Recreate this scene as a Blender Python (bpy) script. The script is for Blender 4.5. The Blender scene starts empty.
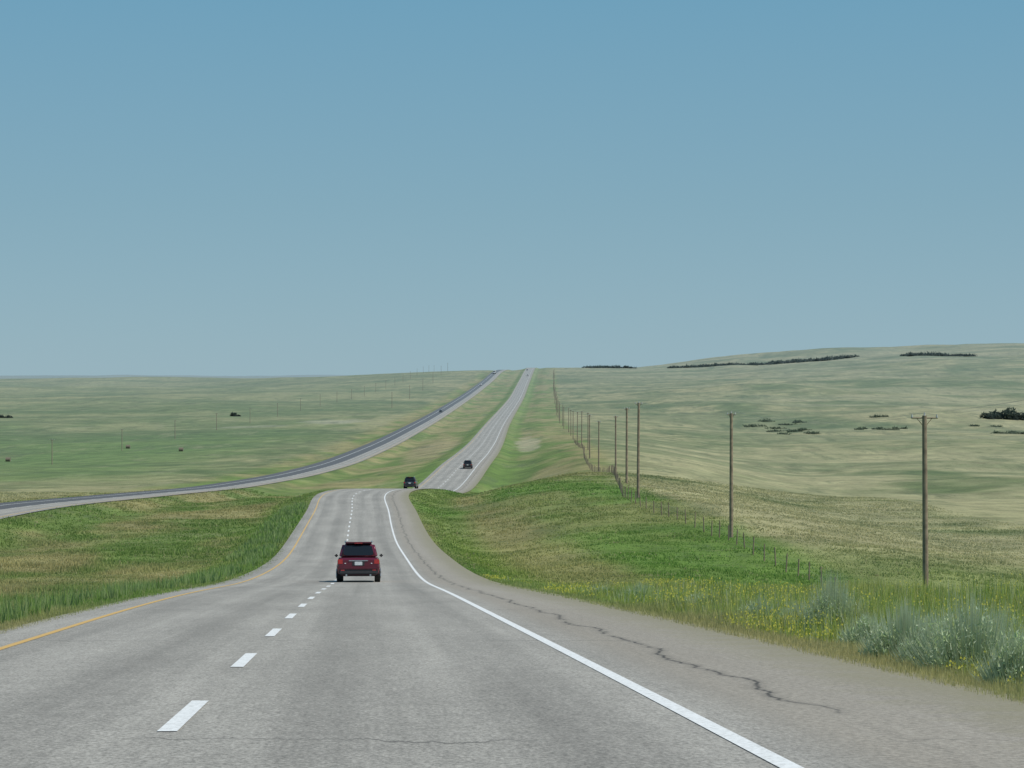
import bpy, bmesh, math, numpy as np
from mathutils import Vector, Matrix
rng=np.random.default_rng(7)
scene=bpy.context.scene
F=2400.0
# ------------------------------------------------------------------ maths helpers
def pchip(xk,yk,x):
    xk=np.array(xk,float);yk=np.array(yk,float);x=np.asarray(x,float)
    h=np.diff(xk);dl=np.diff(yk)/h
    m=np.zeros_like(yk);m[0]=dl[0];m[-1]=dl[-1]
    for i in range(1,len(xk)-1):
        if dl[i-1]*dl[i]>0:
            w1=2*h[i]+h[i-1];w2=h[i]+2*h[i-1]
            m[i]=(w1+w2)/(w1/dl[i-1]+w2/dl[i])
    xc=np.clip(x,xk[0],xk[-1])
    i=np.clip(np.searchsorted(xk,xc)-1,0,len(xk)-2)
    t=(xc-xk[i])/h[i]
    h00=2*t**3-3*t**2+1;h10=t**3-2*t**2+t;h01=-2*t**3+3*t**2;h11=t**3-t**2
    return h00*yk[i]+h10*h[i]*m[i]+h01*yk[i+1]+h11*h[i]*m[i+1]+(x-xc)*np.where(x<xk[0],m[0],m[-1])
GX=np.arange(-120,4600,1.0)
def gsm(y,s):
    k=np.arange(-int(4*s),int(4*s)+1);w=np.exp(-k**2/(2*s*s));w/=w.sum()
    n=len(k)//2
    left=y[0]+(y[1]-y[0])*np.arange(-n,0);right=y[-1]+(y[-1]-y[-2])*np.arange(1,n+1)
    return np.convolve(np.concatenate([left,y,right]),w,'valid')
def curve(pts):
    a=np.array(pts,float);y=pchip(a[:,0],a[:,1],GX)
    s1=gsm(y,9.0);s2=gsm(y,45.0)
    w=np.clip((GX-600)/300,0,1);g=s1*(1-w)+s2*w
    return lambda d:np.interp(d,GX,g)
def ss(a,b,x):
    t=np.clip((np.asarray(x,float)-a)/(b-a),0,1);return t*t*(3-2*t)
def vnoise(x,y,seed=0):
    xi=np.floor(x).astype(np.int64);yi=np.floor(y).astype(np.int64);xf=x-xi;yf=y-yi
    def h(a,b):
        n=(a*374761393+b*668265263+seed*1442695041)&0xffffffff
        n=((n^(n>>13))*1274126177)&0xffffffff
        return ((n^(n>>16))&0xffff)/65535.0
    sx=xf*xf*(3-2*xf);sy=yf*yf*(3-2*yf)
    return (h(xi,yi)*(1-sx)+h(xi+1,yi)*sx)*(1-sy)+(h(xi,yi+1)*(1-sx)+h(xi+1,yi+1)*sx)*sy
def fbm(x,y,seed=0,o=4):
    a=0;w=1;t=0
    for k in range(o):
        a=a+w*vnoise(x*2**k+17.3*k,y*2**k-9.1*k,seed+k);t+=w;w*=.55
    return a/t
# ------------------------------------------------------------------ road alignment (metres)
R1=curve([(-120,7.46),(0,-1.18),(13,-2.12),(25.5,-3.02),(42.7,-4.27),(70,-6.3),(100,-8.6),(145,-11.2),(185,-12.7),(240,-13.7),(300,-14.6),(345,-16.3),(400,-19.8),(450,-20.9),(540,-20.1),(640,-20.6),(800,-21.6),(1030,-21.9),(1700,-17.7),(2300,-6),(2900,8),(3050,9.5),(3300,5),(4600,-20)])
X1=curve([(-120,5.8),(0,-1.29),(13,-2.07),(25.5,-2.82),(42.7,-3.92),(70,-5.6),(100,-7.35),(145,-10),(185,-12.7),(240,-16),(300,-19.2),(345,-17.6),(400,-14.8),(450,-13.4),(540,-11.3),(640,-9.9),(1030,-7.7),(1700,1.4),(2300,11),(2900,22),(4600,55)])
R2=curve([(-120,7.0),(0,-1.5),(60,-5.8),(120,-10.2),(180,-12.3),(244,-13.7),(340,-17),(459,-21),(560,-23),(680,-24),(800,-24),(1030,-23),(1700,-17.7),(2300,-6),(2700,4.5),(2900,6.5),(3200,2),(4600,-20)])
X2=curve([(-120,-29),(0,-37),(120,-45),(244,-52),(340,-52.5),(459,-52),(560,-49),(680,-46),(1030,-41.6),(1700,-35),(2300,-23),(2700,-13.5),(2900,-8),(4600,35)])
YL=curve([(-120,2.8),(15,2.8),(29,3.0),(43,3.3),(75,3.6),(130,3.75),(4600,3.75)])
WL=lambda d:3.56+.14*ss(25,90,d)
LE=lambda d:-(YL(d)+.85)
def tab(pts):
    a=np.array(pts,float);return lambda d:pchip(a[:,0],a[:,1],np.clip(d,a[0,0],a[-1,0]))
BANK=tab([(-120,-.5),(60,-.9),(95,-1.7),(125,-2.1),(150,-1.1),(185,.20),(240,1.3),(300,1.4),(360,2.6),(450,3.5),(600,2),(900,.5),(1200,0),(20000,0)])
BRl=tab([(-120,5),(0,-3),(60,-8.2),(120,-12.6),(200,-15.2),(300,-17.8),(400,-20.6),(700,-25.5),(1000,-25),(1700,-15),(2500,0),(3000,11),(3500,19),(4200,8),(6000,-10),(20000,-10)])
BRr=tab([(-120,0),(1300,0),(1700,3),(2500,12),(3500,27),(4200,22),(6000,0),(20000,0)])
BL=tab([(-120,5),(0,-3),(100,-10),(200,-13),(244,-14.2),(300,-17.5),(400,-21),(600,-25.5),(1000,-26),(1700,-20.5),(2500,-12),(3500,-6.5),(4200,-9),(5500,-22),(8000,-17),(12000,-8),(20000,-20)])
def terrain(X,d):
    X=np.asarray(X,float);d=np.asarray(d,float)
    r1=R1(d);r2=R2(d);x1=X1(d);x2=X2(d)
    far=ss(3300,4600,d)
    u=X-x1;v=X-x2;le=LE(d)
    und=(fbm(X/240,d/380,3,3)-.5)*17*ss(250,900,d)+(fbm(X/60,d/90,9,3)-.5)*5.0*ss(80,450,d)
    und=und+(fbm(X/900,d/1300,31,3)-.5)*26*ss(4500,8000,d)
    nd=.35+.55*ss(40,110,d)
    az=ss(.03,.215,X/np.maximum(d,50))
    br=BRl(d)+BRr(d)*az+und
    zr=r1-nd*(ss(6.5,10,u)-ss(11,20,u))+BANK(d)*ss(13,29,u)+(fbm(X/9,d/9,5,2)-.5)*.6*ss(9,14,u)
    zr=zr+(br-zr)*ss(31,50+.08*np.maximum(d-100,0),u)
    ue=le;ve=4.6
    t=np.clip((ue-u)/np.maximum((ue-u)+(v-ve),1e-3),0,1)
    zm=r1+(r2-r1)*ss(0,1,t)-1.1*ss(0,.22,t)*ss(0,.22,1-t)+(fbm(X/9,d/9,6,2)-.5)*.6*ss(0,.2,t)*ss(0,.2,1-t)
    w=-v
    zl=r2-.9*ss(6.5,11,w)+.3*ss(12,20,w)+(fbm(X/9,d/9,8,2)-.5)*.4*ss(10,14,w)
    zl=zl+(BL(d)+und*.75-zl)*ss(14,55+.12*np.maximum(d,0),w)
    z=np.where(u>0,zr,np.where(v>0,zm,zl))
    on1=(u>le)&(u<6.5);on2=(v>-6.5)&(v<4.6)
    z=np.where(on1,r1,z);z=np.where(on2&~on1,r2,z)
    bl=BL(d)+und*.75
    g=ss(-.03,.05,X/np.maximum(d,50));zf=bl*(1-g)+br*g
    z=z*(1-far)+zf*far
    return z-.08
def T(x,d): return float(terrain(np.array([x]),np.array([d]))[0])
L=lambda a,b,t:a+(b-a)*t[...,None]
def gcol(X,d):
    c=lambda *k:np.array(k,float)
    u=X-X1(d);v=X-X2(d)
    nA=fbm(X/150,d/300,41,4);nB=fbm(X/26,d/70,42,5);nC=fbm(X/5,d/9,43,3)
    n=.38*nA+.40*nB+.22*nC
    k=ss(.37,.58,n)
    f=L(c(.125,.155,.062),c(.285,.265,.135),k)
    lf=ss(0,60,-(v+10))*ss(200,330,d)
    f=L(f,c(.140,.180,.070),lf*.35)
    gl=lf*(1-ss(800,1500,d))*ss(.36,.56,fbm(X/90,d/160,51,3))
    f=L(f,c(.105,.175,.048),gl*.75)
    dr=ss(31,44,u)*ss(150,240,d)*(1-ss(650,1000,d))*ss(.22,.5,nB)
    f=L(f,c(.315,.295,.160),dr*.75)
    st=ss(.50,.58,fbm(X/130,d/50,61,5))*ss(350,700,d)
    f=L(f,c(.085,.125,.05),st*.5)
    st=ss(.50,.60,fbm(X/150,d/60,63,5))*ss(350,700,d)*ss(100,300,X+.05*d)
    f=L(f,c(.31,.29,.165),st*.55)
    row=1-ss(30,34,u)
    row=row*(1-ss(14,24,-v))*(1-ss(1800,3200,d)*.4)
    k2=ss(.38,.58,.5*fbm(X/9,d/32,71,4)+.3*nB+.2*nC)
    r=L(c(.125,.180,.045),c(.245,.220,.095),k2)
    e=np.minimum(np.abs(u-9),np.abs(u+6.5))
    r=L(r,c(.115,.188,.038),(1-ss(1.5,4.5,e))*.7*ss(30,60,d))
    m=ss(6.5,9,u)*(1-ss(150,230,d))*(.6+.4*ss(.35,.55,nB))
    r=L(r,c(.180,.225,.045),m*.65)
    m2=ss(14,19,u)*ss(80,115,d)*(1-ss(300,380,d))*(.45+.55*ss(.35,.55,fbm(X/14,d/24,77,4)))
    r=L(r,c(.105,.190,.036),m2*.8)
    # dry swale left of the fence on the near right
    sw=(1-ss(1.5,4.5,np.abs(u-14)))*ss(90,120,d)*(1-ss(200,260,d))*ss(.35,.5,nB)
    r=L(r,c(.26,.235,.10),sw*.7)
    out=L(f,r,row)
    m3=ss(29,34,u)*(1-ss(150,200,d))
    out=L(out,c(.165,.21,.06),m3*.7)
    def spot(x0,d0,rx,rd,col,s,o):
        q=((X-x0)/rx)**2+((d-d0)/rd)**2+(nC-.5)*2.4+(nB-.5)*2.5
        return L(o,c(*col),(1-ss(.4,1.4,q))*s)
    xr=float(X1(820.))
    out=spot(xr+14,790,3.5,110,(.38,.34,.22),.7,out)
    out=spot(xr-16,760,7,120,(.30,.25,.13),.7,out)
    out=spot(-8.5,160,2.5,60,(.27,.22,.10),.5,out)
    out=spot(-86,1180,15,45,(.37,.35,.25),.6,out)
    out=spot(-118,1120,22,18,(.36,.34,.24),.4,out)
    return np.clip(out*(.84+.34*nC)[...,None],0,1)
# ------------------------------------------------------------------ materials
def mat(name):
    m=bpy.data.materials.new(name);m.use_nodes=True;nt=m.node_tree
    return m,nt,nt.nodes['Principled BSDF']
def N(nt,t,**k):
    n=nt.nodes.new(t)
    for a,b in k.items(): setattr(n,a,b)
    return n
def math_(nt,op,a,b=None,c=None,clamp=False):
    n=N(nt,'ShaderNodeMath',operation=op);n.use_clamp=clamp
    for i,s in enumerate((a,b,c)):
        if s is None: continue
        if isinstance(s,(int,float)): n.inputs[i].default_value=s
        else: nt.links.new(s,n.inputs[i])
    return n.outputs[0]
def mix(nt,fac,a,b,bt='MIX'):
    n=N(nt,'ShaderNodeMix',data_type='RGBA',blend_type=bt)
    for s,i in ((fac,0),(a,6),(b,7)):
        if isinstance(s,(int,float)): n.inputs[i].default_value=s
        elif isinstance(s,tuple): n.inputs[i].default_value=(*s,1)
        else: nt.links.new(s,n.inputs[i])
    return n.outputs[2]
def noise(nt,vec,scale,detail=4,rough=.55):
    n=N(nt,'ShaderNodeTexNoise');n.inputs['Scale'].default_value=scale
    n.inputs['Detail'].default_value=detail;n.inputs['Roughness'].default_value=rough
    if vec is not None: nt.links.new(vec,n.inputs['Vector'])
    return n.outputs['Fac']
def mrange(nt,v,a,b,c=0.,d=1.):
    n=N(nt,'ShaderNodeMapRange')
    for i,s in enumerate((v,a,b,c,d)):
        if isinstance(s,(int,float)): n.inputs[i].default_value=s
        else: nt.links.new(s,n.inputs[i])
    return n.outputs[0]
def painted_haze(nt,col):  # aerial haze painted into the base colour, growing with world Y
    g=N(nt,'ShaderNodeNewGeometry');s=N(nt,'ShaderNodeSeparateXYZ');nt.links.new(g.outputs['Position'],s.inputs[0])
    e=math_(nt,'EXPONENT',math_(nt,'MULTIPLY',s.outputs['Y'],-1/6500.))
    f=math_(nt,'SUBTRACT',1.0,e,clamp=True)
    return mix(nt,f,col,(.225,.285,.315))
def simple(name,col,rough=.8,metal=0,var=.15,scale=8,hz=True,coat=0,spec=.5):
    m,nt,b=mat(name)
    tc=N(nt,'ShaderNodeTexCoord');n=noise(nt,tc.outputs['Object'],scale)
    v=mrange(nt,n,.3,.7,1-var,1+var)
    vm=N(nt,'ShaderNodeVectorMath',operation='SCALE');vm.inputs[0].default_value=col;nt.links.new(v,vm.inputs['Scale'])
    o=vm.outputs[0]
    if hz: o=painted_haze(nt,o)
    nt.links.new(o,b.inputs['Base Color'])
    b.inputs['Roughness'].default_value=rough;b.inputs['Metallic'].default_value=metal
    b.inputs['Coat Weight'].default_value=coat;b.inputs['Specular IOR Level'].default_value=spec
    return m
def ground_mat():
    m,nt,b=mat('prairie_ground')
    a=N(nt,'ShaderNodeAttribute',attribute_name='Col')
    g=N(nt,'ShaderNodeNewGeometry').outputs['Position']
    def mp(s):
        q=N(nt,'ShaderNodeMapping');q.inputs['Scale'].default_value=s;nt.links.new(g,q.inputs['Vector']);return q.outputs[0]
    p=mp((1,.6,0))
    v=math_(nt,'ADD',math_(nt,'MULTIPLY',noise(nt,p,.12,6,.65),.9),math_(nt,'MULTIPLY',noise(nt,p,2.2,5,.7),.6))
    v=mrange(nt,v,.5,1.0,.62,1.38)
    vm=N(nt,'ShaderNodeVectorMath',operation='SCALE');nt.links.new(a.outputs['Color'],vm.inputs[0]);nt.links.new(v,vm.inputs['Scale'])
    t=mrange(nt,noise(nt,p,.35,5,.7),.52,.66)
    c=mix(nt,math_(nt,'MULTIPLY',t,.45),vm.outputs[0],(.07,.105,.035))
    t2=mrange(nt,noise(nt,mp((.09,.014,0)),1.0,8,.75),.55,.61)
    c=mix(nt,math_(nt,'MULTIPLY',t2,.42),c,(.07,.098,.045))
    t3=mrange(nt,noise(nt,mp((.035,.010,0)),1.7,8,.75),.55,.66)
    c=mix(nt,math_(nt,'MULTIPLY',t3,.35),c,(.33,.31,.18))
    nt.links.new(painted_haze(nt,c),b.inputs['Base Color'])
    b.inputs['Roughness'].default_value=1;b.inputs['Specular IOR Level'].default_value=.05
    bp=N(nt,'ShaderNodeBump');bp.inputs['Strength'].default_value=.6;bp.inputs['Distance'].default_value=.25
    nt.links.new(noise(nt,g,3.0,6,.7),bp.inputs['Height']);nt.links.new(bp.outputs[0],b.inputs['Normal'])
    return m
def road_mat(name,second=False):
    m,nt,b=mat(name)
    uv=N(nt,'ShaderNodeUVMap',uv_map='UVMap').outputs[0]
    s=N(nt,'ShaderNodeSeparateXYZ');nt.links.new(uv,s.inputs[0]);U,D=s.outputs[0],s.outputs[1]
    def vec(sx,sy):
        mp=N(nt,'ShaderNodeMapping');mp.inputs['Scale'].default_value=(sx,sy,1);nt.links.new(uv,mp.inputs['Vector']);return mp.outputs[0]
    col=(.285,.268,.236)
    blot=mrange(nt,noise(nt,vec(.5,.09),1.0,6,.65),.3,.7,.83,1.15)
    streak=mrange(nt,noise(nt,vec(2.6,.02),1.0,3,.6),.3,.7,.90,1.10)
    fine=mrange(nt,noise(nt,vec(1,.45),30,3,.85),.3,.7,.50,1.50)
    fine2=mrange(nt,noise(nt,vec(1,.35),7,4,.8),.3,.7,.82,1.18)
    w=math_(nt,'COSINE',math_(nt,'MULTIPLY',math_(nt,'ABSOLUTE',math_(nt,'SUBTRACT',math_(nt,'ABSOLUTE',U),1.85)),math.pi/.85))
    w=mrange(nt,w,-1,1,.89,1.07)
    v=math_(nt,'MULTIPLY',math_(nt,'MULTIPLY',blot,streak),math_(nt,'MULTIPLY',math_(nt,'MULTIPLY',fine,fine2),w))
    vm=N(nt,'ShaderNodeVectorMath',operation='SCALE');vm.inputs[0].default_value=col;nt.links.new(v,vm.inputs['Scale'])
    c=vm.outputs[0]
    if second:
        k=mrange(nt,U,-.3,-.1,1,0);c=mix(nt,k,c,(.085,.086,.088))
    else:
        sh=mrange(nt,U,3.75,4.3,0,1);c=mix(nt,math_(nt,'MULTIPLY',sh,.65),c,mix(nt,mrange(nt,noise(nt,uv,16,4,.85),.35,.65),(.15,.13,.10),(.42,.37,.30)))
        e=mrange(nt,math_(nt,'ADD',U,math_(nt,'MULTIPLY',noise(nt,uv,1.5,5,.7),1.9)),6.1,7.2,0,1)
        c=mix(nt,math_(nt,'MULTIPLY',e,.75),c,(.23,.21,.13))
        wob=math_(nt,'MULTIPLY',math_(nt,'SUBTRACT',noise(nt,vec(0,.22),1.0,9,.68),.5),1.3)
        q=math_(nt,'ABSOLUTE',math_(nt,'SUBTRACT',math_(nt,'SUBTRACT',U,4.62),wob))
        msk=mrange(nt,noise(nt,vec(0.,.5),1.0,3,.6),.36,.44)
        far_=mrange(nt,D,16,19,.15,1)
        ck=math_(nt,'MULTIPLY',math_(nt,'MULTIPLY',mrange(nt,q,.006,.034,.95,0),msk),far_)
        ckb=math_(nt,'MULTIPLY',math_(nt,'MULTIPLY',mrange(nt,q,.02,.13,.25,0),msk),far_)
        wob2=math_(nt,'MULTIPLY',noise(nt,vec(1,.02),.9,6,.7),2.6)
        ph=math_(nt,'PINGPONG',math_(nt,'ADD',D,wob2),8.0)
        m2=mrange(nt,noise(nt,vec(.35,.08),1.0,3),.45,.56)
        ck2=math_(nt,'MULTIPLY',mrange(nt,ph,.01,.06,.65,0),m2)
        c=mix(nt,math_(nt,'MAXIMUM',math_(nt,'MAXIMUM',ck,ckb),ck2),c,(.05,.047,.043))
    nt.links.new(painted_haze(nt,c),b.inputs['Base Color'])
    b.inputs['Roughness'].default_value=.9;b.inputs['Specular IOR Level'].default_value=.25
    bp=N(nt,'ShaderNodeBump');bp.inputs['Strength'].default_value=.5;bp.inputs['Distance'].default_value=.012
    nt.links.new(noise(nt,uv,45,3,.8),bp.inputs['Height']);nt.links.new(bp.outputs[0],b.inputs['Normal'])
    return m
def paint_mat(name,col):
    m,nt,b=mat(name)
    g=N(nt,'ShaderNodeNewGeometry').outputs['Position']
    k=mrange(nt,noise(nt,g,22,5,.8),.46,.66)
    c=mix(nt,math_(nt,'MULTIPLY',k,.6),col,(.26,.25,.22))
    nt.links.new(painted_haze(nt,c),b.inputs['Base Color']);b.inputs['Roughness'].default_value=.7
    return m
def leaf_mat(name):
    m,nt,b=mat(name)
    a=N(nt,'ShaderNodeAttribute',attribute_name='Col')
    c=painted_haze(nt,a.outputs['Color'])
    nt.links.new(c,b.inputs['Base Color']);b.inputs['Roughness'].default_value=.75;b.inputs['Specular IOR Level'].default_value=.2
    tr=N(nt,'ShaderNodeBsdfTranslucent');nt.links.new(c,tr.inputs[0])
    ms=N(nt,'ShaderNodeMixShader');ms.inputs[0].default_value=.4
    nt.links.new(b.outputs[0],ms.inputs[1]);nt.links.new(tr.outputs[0],ms.inputs[2])
    nt.links.new(ms.outputs[0],nt.nodes['Material Output'].inputs[0])
    return m
M_ground=ground_mat();M_leaf=leaf_mat('foliage')
M_white=paint_mat('white_paint',(.74,.74,.72));M_yel=paint_mat('yellow_paint',(.58,.35,.08))
M_wood=simple('weathered_wood',(.24,.185,.125),.9,var=.3,scale=3)
M_steel=simple('galvanised_wire',(.3,.3,.3),.5,.6)
M_ins=simple('insulator',(.45,.45,.42),.3)
# ------------------------------------------------------------------ mesh helpers
def mesh_np(name,V,Fc,nper,mt,col=None,smooth=False):
    me=bpy.data.meshes.new(name);V=np.asarray(V,np.float32);Fc=np.asarray(Fc,np.int32)
    nf=len(Fc)
    me.vertices.add(len(V));me.vertices.foreach_set('co',V.ravel())
    me.loops.add(nf*nper);me.loops.foreach_set('vertex_index',Fc.ravel())
    me.polygons.add(nf);me.polygons.foreach_set('loop_start',np.arange(nf,dtype=np.int32)*nper)
    if smooth: me.polygons.foreach_set('use_smooth',np.ones(nf,bool))
    me.update(calc_edges=True)
    if col is not None:
        at=me.color_attributes.new('Col','FLOAT_COLOR','POINT')
        c=np.ones((len(V),4),np.float32);c[:,:3]=col;at.data.foreach_set('color',c.ravel())
    me.materials.append(mt)
    ob=bpy.data.objects.new(name,me)
    scene.collection.objects.link(ob)
    return ob
def gridfaces(nr,nc):
    i=np.arange(nr-1)[:,None]*nc+np.arange(nc-1)[None,:]
    return np.stack([i,i+1,i+1+nc,i+nc],-1).reshape(-1,4)
rows=list(np.arange(-100,120,1.0));d=120.
while d<17000: rows.append(d);d*=1.0075
rows=np.array(rows)
c=np.concatenate([np.arange(-62,-6,1.0),np.arange(-6,-3,.5),np.arange(-3,4,1.5),np.arange(4,12,.5),np.arange(12,62,1.0)])
ext=[];s=62.
st=1.6
while s<11000: ext.append(s);s+=st;st*=1.036
ext=np.array(ext);cols=np.concatenate([-ext[::-1],c,ext])
D,U=np.meshgrid(rows,cols,indexing='ij')
X=X1(np.minimum(D,4500))+U
Z=terrain(X,D)
C=gcol(X.ravel(),D.ravel())
mesh_np('ground',np.stack([X,D,Z],-1).reshape(-1,3),gridfaces(*X.shape),4,M_ground,C,True)
rr=rows[rows<3600]
def ribbon(name,xf,zf,us,dz,mt,ds=rr,parent=None,uv=True):
    D=np.repeat(ds[:,None],len(us),1)
    U=np.stack([(k(ds) if callable(k) else np.full(len(ds),float(k))) for k in us],1)
    ob=mesh_np(name,np.stack([xf(D)+U,D,zf(D)+dz+0*U],-1).reshape(-1,3),gridfaces(*D.shape),4,mt,None,True)
    if uv:
        me=ob.data;l=me.uv_layers.new(name='UVMap')
        vi=np.empty(len(me.loops),np.int32);me.loops.foreach_get('vertex_index',vi)
        UVv=np.stack([U.ravel(),D.ravel()],-1)[vi];l.data.foreach_set('uv',UVv.astype(np.float32).ravel())
    if parent: ob.parent=parent
    return ob
hw=ribbon('highway',X1,R1,[LE,-2.3,0,2.5,4.5,6.5],0,road_mat('worn_asphalt'))
hw2=ribbon('opposite_carriageway',X2,R2,[-6.5,-4,-.2,2.5,4.6],0,road_mat('asphalt_two_tone',True))
ribbon('edge_line_white',X1,R1,[lambda d:WL(d)-.065,lambda d:WL(d)+.065],.005,M_white,parent=hw)
ribbon('edge_line_yellow',X1,R1,[lambda d:-YL(d)-.055,lambda d:-YL(d)+.055],.005,M_yel,parent=hw)
ribbon('edge_line_white_far',X2,R2,[-3.8,-3.62],.006,M_white,parent=hw2)
ribbon('edge_line_yellow_far',X2,R2,[3.62,3.78],.006,M_yel,parent=hw2)
def dashes(name,xf,zf,start,par,wd=.065):
    V=[];Fc=[];d0=start
    while d0<1600:
        ds=np.linspace(d0,d0+3.1,4)
        for i,dd in enumerate(ds):
            x=float(xf(dd));z=float(zf(dd))+.006
            V+=[(x-wd,dd,z),(x+wd,dd,z)]
            if i: n=len(V);Fc.append((n-4,n-3,n-1,n-2))
        d0+=8.35
    o=mesh_np(name,V,Fc,4,M_white);o.parent=par
dashes('lane_line',X1,R1,15.4-8.35*7,hw)
dashes('lane_line_far',X2,R2,-35,hw2)
# ------------------------------------------------------------------ grass
def blades(P,C,H,W,n,spread,lean=.45):
    k=len(P);P=np.repeat(P,n,0);C=np.repeat(C,n,0);H=np.repeat(H,n)*rng.uniform(.5,1.15,k*n);W=np.repeat(W,n);S=np.repeat(spread,n)
    a=rng.uniform(0,2*np.pi,k*n);r=S*np.sqrt(rng.uniform(0,1,k*n));P=P.copy();P[:,0]+=r*np.cos(a);P[:,1]+=r*np.sin(a)
    b=rng.uniform(0,2*np.pi,k*n);dx=np.cos(b)*W;dy=np.sin(b)*W
    la=rng.uniform(0,2*np.pi,k*n);lm=H*lean*rng.uniform(.1,1,k*n)
    A=P.copy();A[:,0]-=dx;A[:,1]-=dy;A[:,2]-=.05
    B=P.copy();B[:,0]+=dx;B[:,1]+=dy;B[:,2]-=.05
    T_=P.copy();T_[:,0]+=np.cos(la)*lm;T_[:,1]+=np.sin(la)*lm;T_[:,2]+=H
    V=np.stack([A,B,T_],1).reshape(-1,3)
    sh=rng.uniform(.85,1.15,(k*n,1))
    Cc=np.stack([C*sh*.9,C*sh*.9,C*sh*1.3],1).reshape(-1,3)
    return V,Cc
def side_samples(N_,d0,d1,right):
    d=np.exp(rng.uniform(np.log(d0),np.log(d1),N_));t=rng.uniform(0,1,N_)
    if right:
        hi=np.clip(.27*d+3-X1(d),12,75);u=6.30+(hi-6.30)*t**1.15
    else:
        lo=np.clip(-.27*d-3-X1(d),-90,-9);e=LE(d)+.12;u=e+(lo-e)*t**1.15
    x=X1(d)+u;v=x-X2(d);ok=~((v<4.7)&(v>-6.7))
    return x[ok],d[ok],u[ok]
def make_grass(name,N_,d0,d1,right,hf,n=7):
    x,d,u=side_samples(N_,d0,d1,right)
    z=terrain(x,d)+.02;C_=gcol(x,d)*1.48
    straw=(rng.uniform(0,1,len(x))<(.14-.09*ss(60,160,d)))[:,None];C_=np.where(straw,np.array([[.38,.35,.18]]),C_)
    n1=fbm(x/3,d/5,81,3);H=hf(x,d,u,n1)
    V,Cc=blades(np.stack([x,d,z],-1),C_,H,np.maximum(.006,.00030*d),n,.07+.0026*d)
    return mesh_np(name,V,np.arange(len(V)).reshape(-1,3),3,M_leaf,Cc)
def hr(x,d,u,n): return (.12+.62*ss(.3,.75,n)*ss(6.3,8.5,u))*(1-.78*ss(60,140,d))
def hl(x,d,u,n): return (.10+.30*ss(.35,.75,n)*ss(4.0,6,-u))*(1-.45*ss(80,200,d))
make_grass('roadside_grass',105000,14,420,True,hr)
make_grass('roadside_grass',85000,20,420,False,hl,6)
# leafy green weeds hugging the left pavement edge
N_=5000
d=np.exp(rng.uniform(np.log(36),np.log(260),N_));u=LE(d)-.5-3.0*rng.uniform(0,1,N_)**1.5;x=X1(d)+u
k=fbm(x/3,d/6,93,3)>.44;x=x[k];d=d[k];z=terrain(x,d);H=rng.uniform(.25,.6,len(x))
pal=np.array([[.17,.27,.06],[.24,.31,.12],[.20,.28,.10]])
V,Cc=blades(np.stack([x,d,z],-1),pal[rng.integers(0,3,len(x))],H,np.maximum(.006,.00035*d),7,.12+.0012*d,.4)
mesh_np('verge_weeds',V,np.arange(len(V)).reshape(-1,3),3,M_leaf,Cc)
N_=30000
d=np.exp(rng.uniform(np.log(17),np.log(115),N_));u=6.9+21*rng.uniform(0,1,N_)**1.4;x=X1(d)+u
k=(fbm(x/3,d/7,91,3)>.42)&(x<.27*d+3);x=x[k];d=d[k];u=u[k]
z=terrain(x,d);H=rng.uniform(.35,.95,len(x))*ss(5.9,8.8,u)*(1-.5*ss(55,100,d))
pal=np.array([[.27,.35,.08],[.32,.38,.11],[.37,.41,.24],[.23,.32,.06],[.38,.40,.09]]);yg=pal[rng.integers(0,5,len(x))]
V,Cc=blades(np.stack([x,d,z],-1),yg,H,np.maximum(.005,.0003*d),6,.10+.001*d,.3)
m=rng.integers(0,len(x),34000);m=m[fbm(x[m]/2.5,d[m]/9,97,3)>.48];px=x[m]+rng.normal(0,.12,len(m));pd=d[m]+rng.normal(0,.12,len(m));pz=z[m]+H[m]*rng.uniform(.5,1.0,len(m))
sz=.008+.00020*pd
a=rng.uniform(0,6.28,len(m));P=np.stack([px,pd,pz],-1)
o1=np.stack([np.cos(a),np.sin(a),0*a],-1)*sz[:,None];o2=np.stack([0*a,.4+0*a,1+0*a],-1)*sz[:,None]
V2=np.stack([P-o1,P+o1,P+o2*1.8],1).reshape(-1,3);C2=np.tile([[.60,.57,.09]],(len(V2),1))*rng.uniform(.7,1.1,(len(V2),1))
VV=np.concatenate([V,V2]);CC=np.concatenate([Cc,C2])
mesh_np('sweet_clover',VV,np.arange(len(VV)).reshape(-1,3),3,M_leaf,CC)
# bushes
def leaves(center,rad,n,size,cols,seed=0,up=0.,dk=.55,wd=.35,nbk=90):
    r=np.random.default_rng(seed)
    nb=max(5,int(n/nbk));bc=r.normal(0,1,(nb,3));bc/=np.linalg.norm(bc,axis=1)[:,None];bc*=r.uniform(.15,.8,(nb,1));bc[:,2]=np.abs(bc[:,2])*.95
    br=r.uniform(.22,.42,nb);i=r.integers(0,nb,n)
    q=r.normal(0,1,(n,3));q/=np.linalg.norm(q,axis=1)[:,None];p=bc[i]+q*(br[i]*r.uniform(.5,1,n)**.5)[:,None]
    p[:,2]=np.maximum(p[:,2],.02);P=np.array(center)+p*np.array(rad)
    a=r.normal(0,1,(n,3));a[:,2]+=up;a/=np.linalg.norm(a,axis=1)[:,None];b=np.cross(a,r.normal(0,1,(n,3)));b/=np.linalg.norm(b,axis=1)[:,None]
    s=size*r.uniform(.6,1.4,(n,1))
    V=np.stack([P-b*s*wd,P+b*s*wd,P+a*s*1.6],1).reshape(-1,3)
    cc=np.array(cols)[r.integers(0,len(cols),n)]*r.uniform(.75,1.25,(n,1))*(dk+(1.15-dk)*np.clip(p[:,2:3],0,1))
    return V,np.repeat(cc,3,0)
silver=[(.45,.54,.33),(.52,.58,.40),(.38,.49,.22),(.42,.50,.26)]
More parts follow.
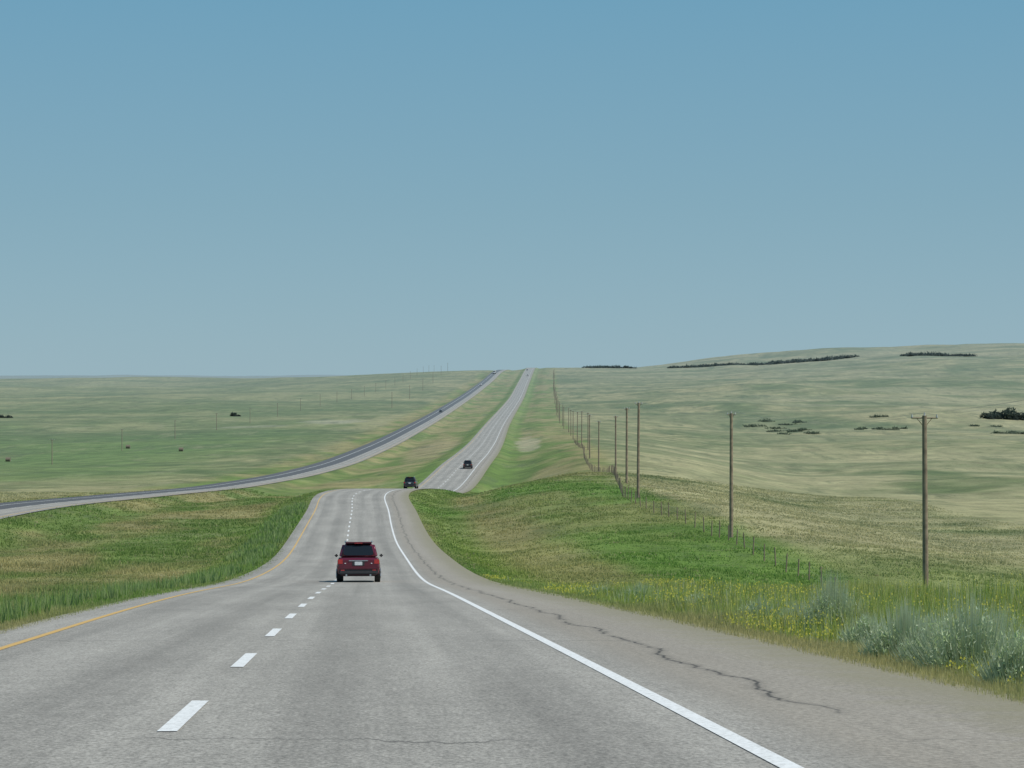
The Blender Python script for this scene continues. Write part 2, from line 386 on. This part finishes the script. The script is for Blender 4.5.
bush=[(832,34,.52,.98),(972,23.2,.60,.80),(905,25.8,.50,.68),(1022,20.9,.42,.55),(1075,21.5,.6,.7),(1000,27,.6,.75),(868,30,.40,.50),(640,57,.7,.60),(700,46,.5,.5),(760,40,.5,.55),(1150,19,.6,.7),(796,37,.42,.55),(935,24.3,.42,.6),(600,68,.7,.5)]
for i,(px_,dd,w_,h_) in enumerate(bush):
    xx=(px_-512)*dd/F
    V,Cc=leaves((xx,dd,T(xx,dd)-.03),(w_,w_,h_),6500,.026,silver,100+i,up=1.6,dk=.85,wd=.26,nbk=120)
    r=np.random.default_rng(i)
    P0=np.array([xx,dd,T(xx,dd)]);sv=[];sc=[]
    for k in range(650):
        a_=r.uniform(0,6.283);q_=w_*r.uniform(0,1.1)
        b0=P0+np.array([math.cos(a_)*q_*.6,math.sin(a_)*q_*.6,0]);t=P0+np.array([math.cos(a_)*q_*1.05,math.sin(a_)*q_*1.05,h_*r.uniform(.65,1.2)*(1-.45*(q_/w_)**2)])
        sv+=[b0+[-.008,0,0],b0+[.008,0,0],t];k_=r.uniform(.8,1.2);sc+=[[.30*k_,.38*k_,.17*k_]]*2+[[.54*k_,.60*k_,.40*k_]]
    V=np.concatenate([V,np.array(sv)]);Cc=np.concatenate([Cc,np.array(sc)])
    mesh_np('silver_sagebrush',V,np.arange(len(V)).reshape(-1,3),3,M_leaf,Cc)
dark=[(.035,.055,.025),(.05,.075,.03),(.028,.042,.02)]
def mass(name,items,n,size,cols=dark):
    A=[];B=[]
    for i,(xx,dd,rx,ry,h) in enumerate(items):
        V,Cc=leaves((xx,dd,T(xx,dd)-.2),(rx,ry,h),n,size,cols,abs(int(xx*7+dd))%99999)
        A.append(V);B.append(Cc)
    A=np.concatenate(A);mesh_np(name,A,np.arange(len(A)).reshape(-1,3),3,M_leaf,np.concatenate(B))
def at(px,d): return (px-512)*d/F
mid=[(.11,.145,.07),(.09,.125,.055)]
mass('shrub_thicket',[(at(1000,1250)+k*4.2-6,1250+rng.uniform(-6,6),6,5,rng.uniform(4,7)) for k in range(7)],700,.9)
mass('shrub_thicket',[(at(rng.uniform(755,830),1180),1180+rng.uniform(-90,90),rng.uniform(4,10),5,rng.uniform(.8,2.0)) for k in range(10)],300,.6,mid)
mass('shrub_thicket',[(at(rng.uniform(840,1010),1180),1180+rng.uniform(-70,70),rng.uniform(3,9),5,rng.uniform(.5,1.3)) for k in range(12)],260,.6,mid)
mass('shrub_thicket',[(at(237,1300)+k*2.2-2,1300,2.4,3,rng.uniform(2,3)) for k in range(2)],350,.6)
mass('shrub_thicket',[(at(2,1300)+k*3,1300,3,3,rng.uniform(2,3)) for k in range(2)],350,.6)
mass('distant_tree_line',[(at(p,2960),2960+rng.uniform(-25,25),rng.uniform(9,16),8,rng.uniform(2.0,4.0)) for p in np.concatenate([np.linspace(672,850,80)+rng.uniform(-1,1,80),rng.uniform(590,632,14)])],150,1.5)
mass('distant_tree_line',[(at(p,2780),2780+rng.uniform(-20,20),rng.uniform(8,14),8,rng.uniform(2.5,4.5)) for p in np.linspace(905,972,38)],150,1.5)
# ------------------------------------------------------------------ poles and fence
def cyl(bm,p0,p1,r0,r1,seg=10):
    p0=Vector(p0);p1=Vector(p1);ax=(p1-p0).normalized();a=ax.orthogonal().normalized();b=ax.cross(a)
    A=[bm.verts.new(p0+(a*math.cos(t)+b*math.sin(t))*r0) for t in [2*math.pi*i/seg for i in range(seg)]]
    B=[bm.verts.new(p1+(a*math.cos(t)+b*math.sin(t))*r1) for t in [2*math.pi*i/seg for i in range(seg)]]
    fs=[bm.faces.new((A[i],A[(i+1)%seg],B[(i+1)%seg],B[i])) for i in range(seg)]
    fs.append(bm.faces.new(B));fs.append(bm.faces.new(A[::-1]));return fs
def finish(bm,name,mats,parent=None):
    me=bpy.data.meshes.new(name);bmesh.ops.recalc_face_normals(bm,faces=bm.faces);bm.to_mesh(me);bm.free()
    for m in mats: me.materials.append(m)
    ob=bpy.data.objects.new(name,me);scene.collection.objects.link(ob)
    if parent: ob.parent=parent
    return ob
def pole(x,d,h,arm=True,thick=.15,lean=0,far=False):
    z=T(x,d);bm=bmesh.new()
    top=Vector((x+lean,d,z+h))
    cyl(bm,(x,d,z-.5),top,thick,thick*.72,12)
    if arm:
        aw=.62 if (d<130 or far) else .30
        for dx in (-aw,.0,aw):
            zz=-.10 if dx else 0.0
            for f in cyl(bm,(top.x+dx,d,top.z+zz),(top.x+dx,d,top.z+zz+.16),.05,.03,8): f.material_index=1
        cyl(bm,(top.x-aw-.04,d,top.z-.12),(top.x+aw+.04,d,top.z-.12),.035,.035,6)
        for sx in (-1,1): cyl(bm,(top.x,d,top.z-.6),(top.x+sx*aw*.6,d,top.z-.14),.018,.018,5)
    finish(bm,'utility_pole',[M_wood,M_ins]);return top
PL=[(66,24.0),(120,20.7),(185,16.9),(240,12.6),(292,13.95),(370,16.0),(432,15.6),(500,16.2),(580,18.4)]
HT={120:10.1,185:9.6,240:9.6,292:9.2}
tops=[]
lst=list(PL)
dd=645.
while dd<2450: lst.append((dd,float(X1(dd))+29+rng.uniform(-.6,.6)));dd+=62
for i,(dd,xx) in enumerate(lst):
    if dd<100: continue
    tops.append(pole(xx,dd,HT.get(dd,9.0+(0.15 if i%2 else 0)),True,.16 if dd<400 else .14,rng.uniform(-.08,.08)))
bm=bmesh.new()
tops=[Vector((24.6,60,tops[0].z+4.4))]+tops
for a,b in zip(tops[:12],tops[1:13]):
    for off in (-.5,0,.5):
        pr=None
        for i in range(13):
            t=i/12;p=a.lerp(b,t)+Vector((off,0,(.06 if off else .16)-.6*4*t*(1-t)))
            if pr is not None: cyl(bm,pr,p,.005,.005,4)
            pr=p
finish(bm,'power_lines',[M_steel])
dd=720.
while dd<3000: 
    pole(-138+(dd-720)*.02,dd,7.5,True,.14,far=True);dd+=115
dd=1500.
while dd<3000:
    pole(-75,dd,10,True,.18,far=True);dd+=260
fx=tab([(d_,x_) for d_,x_ in lst if d_<1100])
bm=bmesh.new();prev=None;dd=66.
rngf=np.random.default_rng(3)
while dd<700:
    x=float(fx(np.array([dd]))[0])-1.1;z=T(x,dd);h=1.2+rngf.uniform(-.14,.12);l=rngf.uniform(-.12,.12)
    cyl(bm,(x,dd,z-.2),(x+l,dd+l*.5,z+h),.05,.042,6)
    cur=[Vector((x+l,dd,z+q)) for q in (.35,.65,.95)]
    if prev:
        for a,b in zip(prev,cur):
            for f in cyl(bm,a,b,.004,.004,4): f.material_index=1
    prev=cur;dd+=4.2+rngf.uniform(-.6,.6)
finish(bm,'wire_fence',[M_wood,M_steel])
M_hay=simple('hay',(.15,.115,.07),.95,var=.3,scale=5)
for px_,dd in [(128,850),(181,810),(8,760)]:
    xx=at(px_,dd);z=T(xx,dd);bm=bmesh.new()
    cyl(bm,(xx-.7,dd,z+.66),(xx+.7,dd,z+.66),.72,.72,20)
    bmesh.ops.bevel(bm,geom=[e for e in bm.edges if len(e.link_faces)==2 and e.calc_face_angle(0)>1],offset=.12,segments=3,affect='EDGES')
    for v in bm.verts:
        if v.co.z<z+.1: v.co.z=z+.1
    finish(bm,'hay_bale',[M_hay])
# ------------------------------------------------------------------ vehicles
M_tire=simple('tyre_rubber',(.02,.02,.02),.85,hz=False);M_rim=simple('alloy_rim',(.45,.45,.46),.3,.9,hz=False)
M_glass=simple('tinted_glass',(.012,.015,.018),.06,hz=False,var=.02)
M_trim=simple('black_trim',(.03,.03,.032),.6,hz=False);M_tail=simple('tail_lamp',(.42,.015,.012),.15,hz=False,coat=1)
M_plate=simple('licence_plate',(.6,.62,.62),.4,hz=False,scale=30);M_chrome=simple('chrome',(.6,.6,.6),.15,1,hz=False)
M_lamp=simple('reverse_lamp',(.7,.7,.7),.1,hz=False)
def paint(name,c,m=.35): return simple(name,c,.32,m,.06,hz=False,coat=.8)
def loft(secs,name,m,parent,bev=.03):
    bm=bmesh.new();R=[]
    for y,pts in secs:
        full=[(x,z) for x,z in pts]+[(-x,z) for x,z in pts[::-1]]
        R.append([bm.verts.new((x,y,z)) for x,z in full])
    n=len(R[0])
    for a,b in zip(R,R[1:]):
        for i in range(n): bm.faces.new((a[i],a[(i+1)%n],b[(i+1)%n],b[i]))
    bm.faces.new(R[0]);bm.faces.new(R[-1][::-1])
    ob=finish(bm,name,[m],parent)
    if bev:
        b=ob.modifiers.new('b','BEVEL');b.width=bev;b.segments=3;b.limit_method='ANGLE';b.angle_limit=.5
    return ob
def boxp(name,cx,cy,cz,sx,sy,sz,m,parent,bev=.015):
    bm=bmesh.new();bmesh.ops.create_cube(bm,size=1);
    for v in bm.verts: v.co=Vector((cx+v.co.x*sx,cy+v.co.y*sy,cz+v.co.z*sz))
    if bev: bmesh.ops.bevel(bm,geom=bm.edges[:],offset=min(bev,sx/3,sy/3,sz/3),segments=2,affect='EDGES')
    return finish(bm,name,[m],parent)
def panel(name,q,u0,u1,v0,v1,m,parent,off=.012):
    a,b,c,d_=[Vector(k) for k in q]
    def P(u,v): return (a.lerp(b,u)).lerp(d_.lerp(c,u),v)
    n=(b-a).cross(d_-a).normalized()
    bm=bmesh.new();r=.12;pts=[]
    cor=[(u0,v0),(u1,v0),(u1,v1),(u0,v1)]
    for i,(u,v) in enumerate(cor):
        pu,pv=cor[i-1];nu,nv=cor[(i+1)%4]
        pts.append((u+(pu-u)*r,v+(pv-v)*r));pts.append((u+(nu-u)*r,v+(nv-v)*r))
    top=[bm.verts.new(P(u,v)+n*off) for u,v in pts];bot=[bm.verts.new(P(u,v)-n*.01) for u,v in pts]
    bm.faces.new(top)
    for i in range(8): bm.faces.new((top[i],bot[i],bot[(i+1)%8],top[(i+1)%8]))
    return finish(bm,name,[m],parent)
def vehicle(name,x,d,xf,zf,body,facing=1,kind='suv',s=1.0):
    E=bpy.data.objects.new(name,None);scene.collection.objects.link(E)
    suv=kind=='suv'
    Hb=1.04 if suv else .92;Hr=1.66 if suv else 1.43;W=.91 if suv else .89
    gr=.26
    def sec(w,zb,zt):return [(w*.80,zb),(w*.95,zb+.07),(w,zb+.28),(w*.99,zt-.28),(w*.955,zt-.08),(w*.88,zt)]
    S=[(-2.32,sec(W*.90,gr+.14,Hb-.12)),(-2.22,sec(W*.97,gr+.04,Hb-.02)),(-1.5,sec(W,gr,Hb)),(0,sec(W,gr,Hb-.02)),(1.0,sec(W,gr,Hb-.06)),(1.9,sec(W*.95,gr+.02,Hb-.16)),(2.2,sec(W*.86,gr+.06,Hb-.28)),(2.32,sec(W*.74,gr+.14,Hb-.38))]
    loft(S,'body',body,E,.035)
    if suv: yb0,yb1,yt0,yt1=-2.20,1.0,-1.82,.15
    else: yb0,yb1,yt0,yt1=-1.75,1.0,-1.05,.1
    wb,wt=W*.90,W*.70
    zb=Hb-.05
    bm=bmesh.new()
    c8=[(-wb,yb0,zb),(wb,yb0,zb),(wb,yb1,zb),(-wb,yb1,zb),(-wt,yt0,Hr),(wt,yt0,Hr),(wt,yt1,Hr-.03),(-wt,yt1,Hr-.03)]
    vs=[bm.verts.new(k) for k in c8]
    for f in ((0,3,2,1),(4,5,6,7),(0,1,5,4),(1,2,6,5),(2,3,7,6),(3,0,4,7)): bm.faces.new([vs[i] for i in f])
    bmesh.ops.bevel(bm,geom=bm.edges[:],offset=.10,segments=5,affect='EDGES')
    g=finish(bm,'cabin',[body],E)
    for p in g.data.polygons: p.use_smooth=True
    q=[c8[0],c8[1],c8[5],c8[4]];panel('rear_window',q,.09,.91,.18,.82,M_glass,E,.014)
    q=[c8[2],c8[3],c8[7],c8[6]];panel('windshield',q,.08,.92,.12,.88,M_glass,E,.014)
    for nm,q in (('side_window_right',[c8[1],c8[2],c8[6],c8[5]]),('side_window_left',[c8[3],c8[0],c8[4],c8[7]])):
        fl=nm.endswith('left')
        for i,(a,b) in enumerate([(.08,.33),(.36,.62),(.65,.90)]):
            if fl:a,b=1-b,1-a
            panel(nm+'_%d'%i,q,a,b,.2,.84,M_glass,E,.014)
    for sx in (-1,1):
        for y in (-1.42,1.42):
            bm=bmesh.new();xx=sx*(W-.12);r=.36 if suv else .32
            for f in cyl(bm,(xx-.12,y,r),(xx+.12,y,r),r,r,28):f.material_index=0
            bmesh.ops.bevel(bm,geom=[e for e in bm.edges if e.calc_face_angle(0)>1],offset=.035,segments=2,affect='EDGES')
            xo=sx*(W+.004)
            for f in cyl(bm,(xx,y,r),(xo,y,r),r*.62,r*.6,20):f.material_index=1
            for k in range(5):
                a=k*2*math.pi/5
                for f in cyl(bm,(xo+sx*.004,y,r),(xo+sx*.004,y+math.cos(a)*r*.58,r+math.sin(a)*r*.58),.03,.02,6):f.material_index=1
            finish(bm,'wheel',[M_tire,M_rim],E)
        boxp('door_mirror',sx*(W+.05),.72,Hb+.06,.15,.12,.13,M_trim,E,.04)
        boxp('tail_lamp',sx*W*.82,-2.285 if suv else -2.29,Hb-.19,.24,.09,.22 if suv else .17,M_tail,E,.03)
        boxp('reverse_lamp',sx*W*.60,-2.30,Hb-.25,.10,.07,.07,M_lamp,E,.02)
        boxp('headlamp',sx*W*.68,2.22,Hb-.46,.30,.14,.13,M_lamp,E,.03)
        boxp('reflector',sx*W*.72,-2.385,.50,.16,.03,.05,M_tail,E,.01)
        bm=bmesh.new();cyl(bm,(sx*.5,-2.36,.30),(sx*.5,-2.1,.30),.04,.04,12);finish(bm,'exhaust',[M_chrome],E)
        if suv:
            bm=bmesh.new();xr=sx*(wt-.08);cyl(bm,(xr,yt0+.15,Hr+.055),(xr,yt1-.1,Hr+.035),.022,.022,8)
            for yy in (yt0+.15,-.85,yt1-.1): cyl(bm,(xr,yy,Hr-.02),(xr,yy,Hr+.05),.025,.02,6)
            finish(bm,'roof_rail',[M_chrome],E)
    boxp('rear_bumper',0,-2.30,.43,W*1.80,.20,.22,M_trim if suv else body,E,.05)
    boxp('bumper_upper',0,-2.31,.60,W*1.86,.20,.14,body,E,.05)
    boxp('front_bumper',0,2.25,.42,W*1.6,.22,.24,M_trim,E,.06)
    boxp('licence_plate',0,-2.345,.78 if suv else .72,.32,.03,.15,M_plate,E,.01)
    boxp('plate_recess',0,-2.325,.79 if suv else .73,.50,.03,.20,M_trim,E,.01)
    boxp('chrome_garnish',0,-2.335,Hb-.14,.80,.03,.035,M_chrome,E,.01)
    boxp('grille',0,2.31,.62,.8,.06,.16,M_trim,E,.02)
    if suv: boxp('roof_spoiler',0,yt0-.02,Hr-.01,wt*1.75,.28,.06,body,E,.028)
    boxp('brake_lamp',0,(yt0-.16) if suv else yt0-.03,Hr-.035,.34,.03,.03,M_tail,E,.008)
    boxp('underbody',0,0,.34,W*1.6,4.2,.18,M_trim,E,.03)
    dd=2.0;fwd=Vector((float(xf(d+dd)-xf(d-dd)),2*dd,float(zf(d+dd)-zf(d-dd)))).normalized()*facing
    E.rotation_mode='QUATERNION';E.rotation_quaternion=fwd.to_track_quat('Y','Z')
    E.location=(x,d,float(zf(d)));E.scale=(s,s,s)
    return E
red=paint('red_paint',(.12,.007,.022));blk=paint('dark_paint',(.018,.022,.028));wht=paint('white_car_paint',(.65,.66,.66),0);slv=paint('silver_paint',(.35,.36,.37),.7)
dC=98.0;vehicle('suv',at(355.5,96),dC,X1,R1,red,s=.96)
vehicle('car',at(411,345),345,X1,R1,blk,1,'suv',1.0)
vehicle('car',at(468,520),520,X1,R1,blk,1,'suv',1.08)
vehicle('car',float(X1(2500))+1.8,2500,X1,R1,wht,1,'suv')
vehicle('car',float(X1(2750))-1.8,2750,X1,R1,slv,1,'sedan')
vehicle('car',float(X2(2150))-1.5,2150,X2,R2,wht,-1,'suv')
vehicle('car',float(X2(1350))-1.5,1350,X2,R2,slv,-1,'sedan')
def semi(x,d,xf,zf,facing):
    E=bpy.data.objects.new('semi_truck',None);scene.collection.objects.link(E)
    boxp('trailer',0,-3,2.5,2.55,13,2.8,wht,E,.05);boxp('cab',0,5.6,1.9,2.4,2.4,2.6,wht,E,.2);boxp('hood',0,7.5,1.3,2.0,1.8,1.2,wht,E,.2)
    boxp('windshield',0,6.82,2.5,2.1,.05,.8,M_glass,E,.02)
    for y in (-8.5,-7.2,3.2,4.4,7.6):
        for sx in (-1,1):
            bm=bmesh.new();cyl(bm,(sx*1.0-.25,y,.5),(sx*1.0+.25,y,.5),.5,.5,20);finish(bm,'wheel',[M_tire],E)
    fwd=Vector((float(xf(d+2)-xf(d-2)),4,float(zf(d+2)-zf(d-2)))).normalized()*facing
    E.rotation_mode='QUATERNION';E.rotation_quaternion=fwd.to_track_quat('Y','Z');E.location=(x,d,float(zf(d)))
semi(float(X2(2560))-1.7,2560,X2,R2,-1)
# ------------------------------------------------------------------ light
el=math.radians(55);Sd=Vector((.93,-.37,0)).normalized()*math.cos(el);S=Vector((Sd.x,Sd.y,math.sin(el)))
li=bpy.data.lights.new('sun','SUN');li.energy=4.2;li.angle=math.radians(.5);li.color=(1,.965,.90)
lo=bpy.data.objects.new('sun',li);scene.collection.objects.link(lo);lo.rotation_mode='QUATERNION';lo.rotation_quaternion=(-S).to_track_quat('-Z','Y')
w=bpy.data.worlds.new('World');scene.world=w;w.use_nodes=True;nt=w.node_tree
sky=nt.nodes.new('ShaderNodeTexSky');sky.sky_type='NISHITA';sky.sun_disc=False;sky.sun_elevation=el;sky.sun_rotation=math.atan2(S.x,S.y)
sky.altitude=600;sky.air_density=.8;sky.dust_density=.3;sky.ozone_density=2
tc=nt.nodes.new('ShaderNodeTexCoord');sp=nt.nodes.new('ShaderNodeSeparateXYZ');nt.links.new(tc.outputs['Generated'],sp.inputs[0])
cr=nt.nodes.new('ShaderNodeValToRGB');nt.links.new(sp.outputs['Z'],cr.inputs[0])
e=cr.color_ramp.elements;e[0].position=0;e[0].color=(.275,.425,.505,1);e[1].position=1;e[1].color=(.07,.18,.36,1)
q=cr.color_ramp.elements.new(.07);q.color=(.215,.385,.480,1)
q=cr.color_ramp.elements.new(.16);q.color=(.150,.350,.490,1)
vs=nt.nodes.new('ShaderNodeVectorMath');vs.operation='SCALE';nt.links.new(cr.outputs[0],vs.inputs[0]);vs.inputs['Scale'].default_value=10
mx=nt.nodes.new('ShaderNodeMix');mx.data_type='RGBA';mx.inputs[0].default_value=.90
nt.links.new(sky.outputs[0],mx.inputs[6]);nt.links.new(vs.outputs[0],mx.inputs[7])
bg=nt.nodes['Background'];bg.inputs[1].default_value=.1;nt.links.new(mx.outputs[2],bg.inputs[0])
cam=bpy.data.cameras.new('camera');cam.sensor_width=36;cam.lens=F/1024*36;cam.clip_end=60000;cam.clip_start=.5
co=bpy.data.objects.new('camera',cam);scene.collection.objects.link(co);co.location=(0,0,0);co.rotation_euler=(math.radians(90)-9/F,0,0)
scene.camera=co
scene.view_settings.view_transform='Standard';scene.view_settings.look='None';scene.view_settings.exposure=0
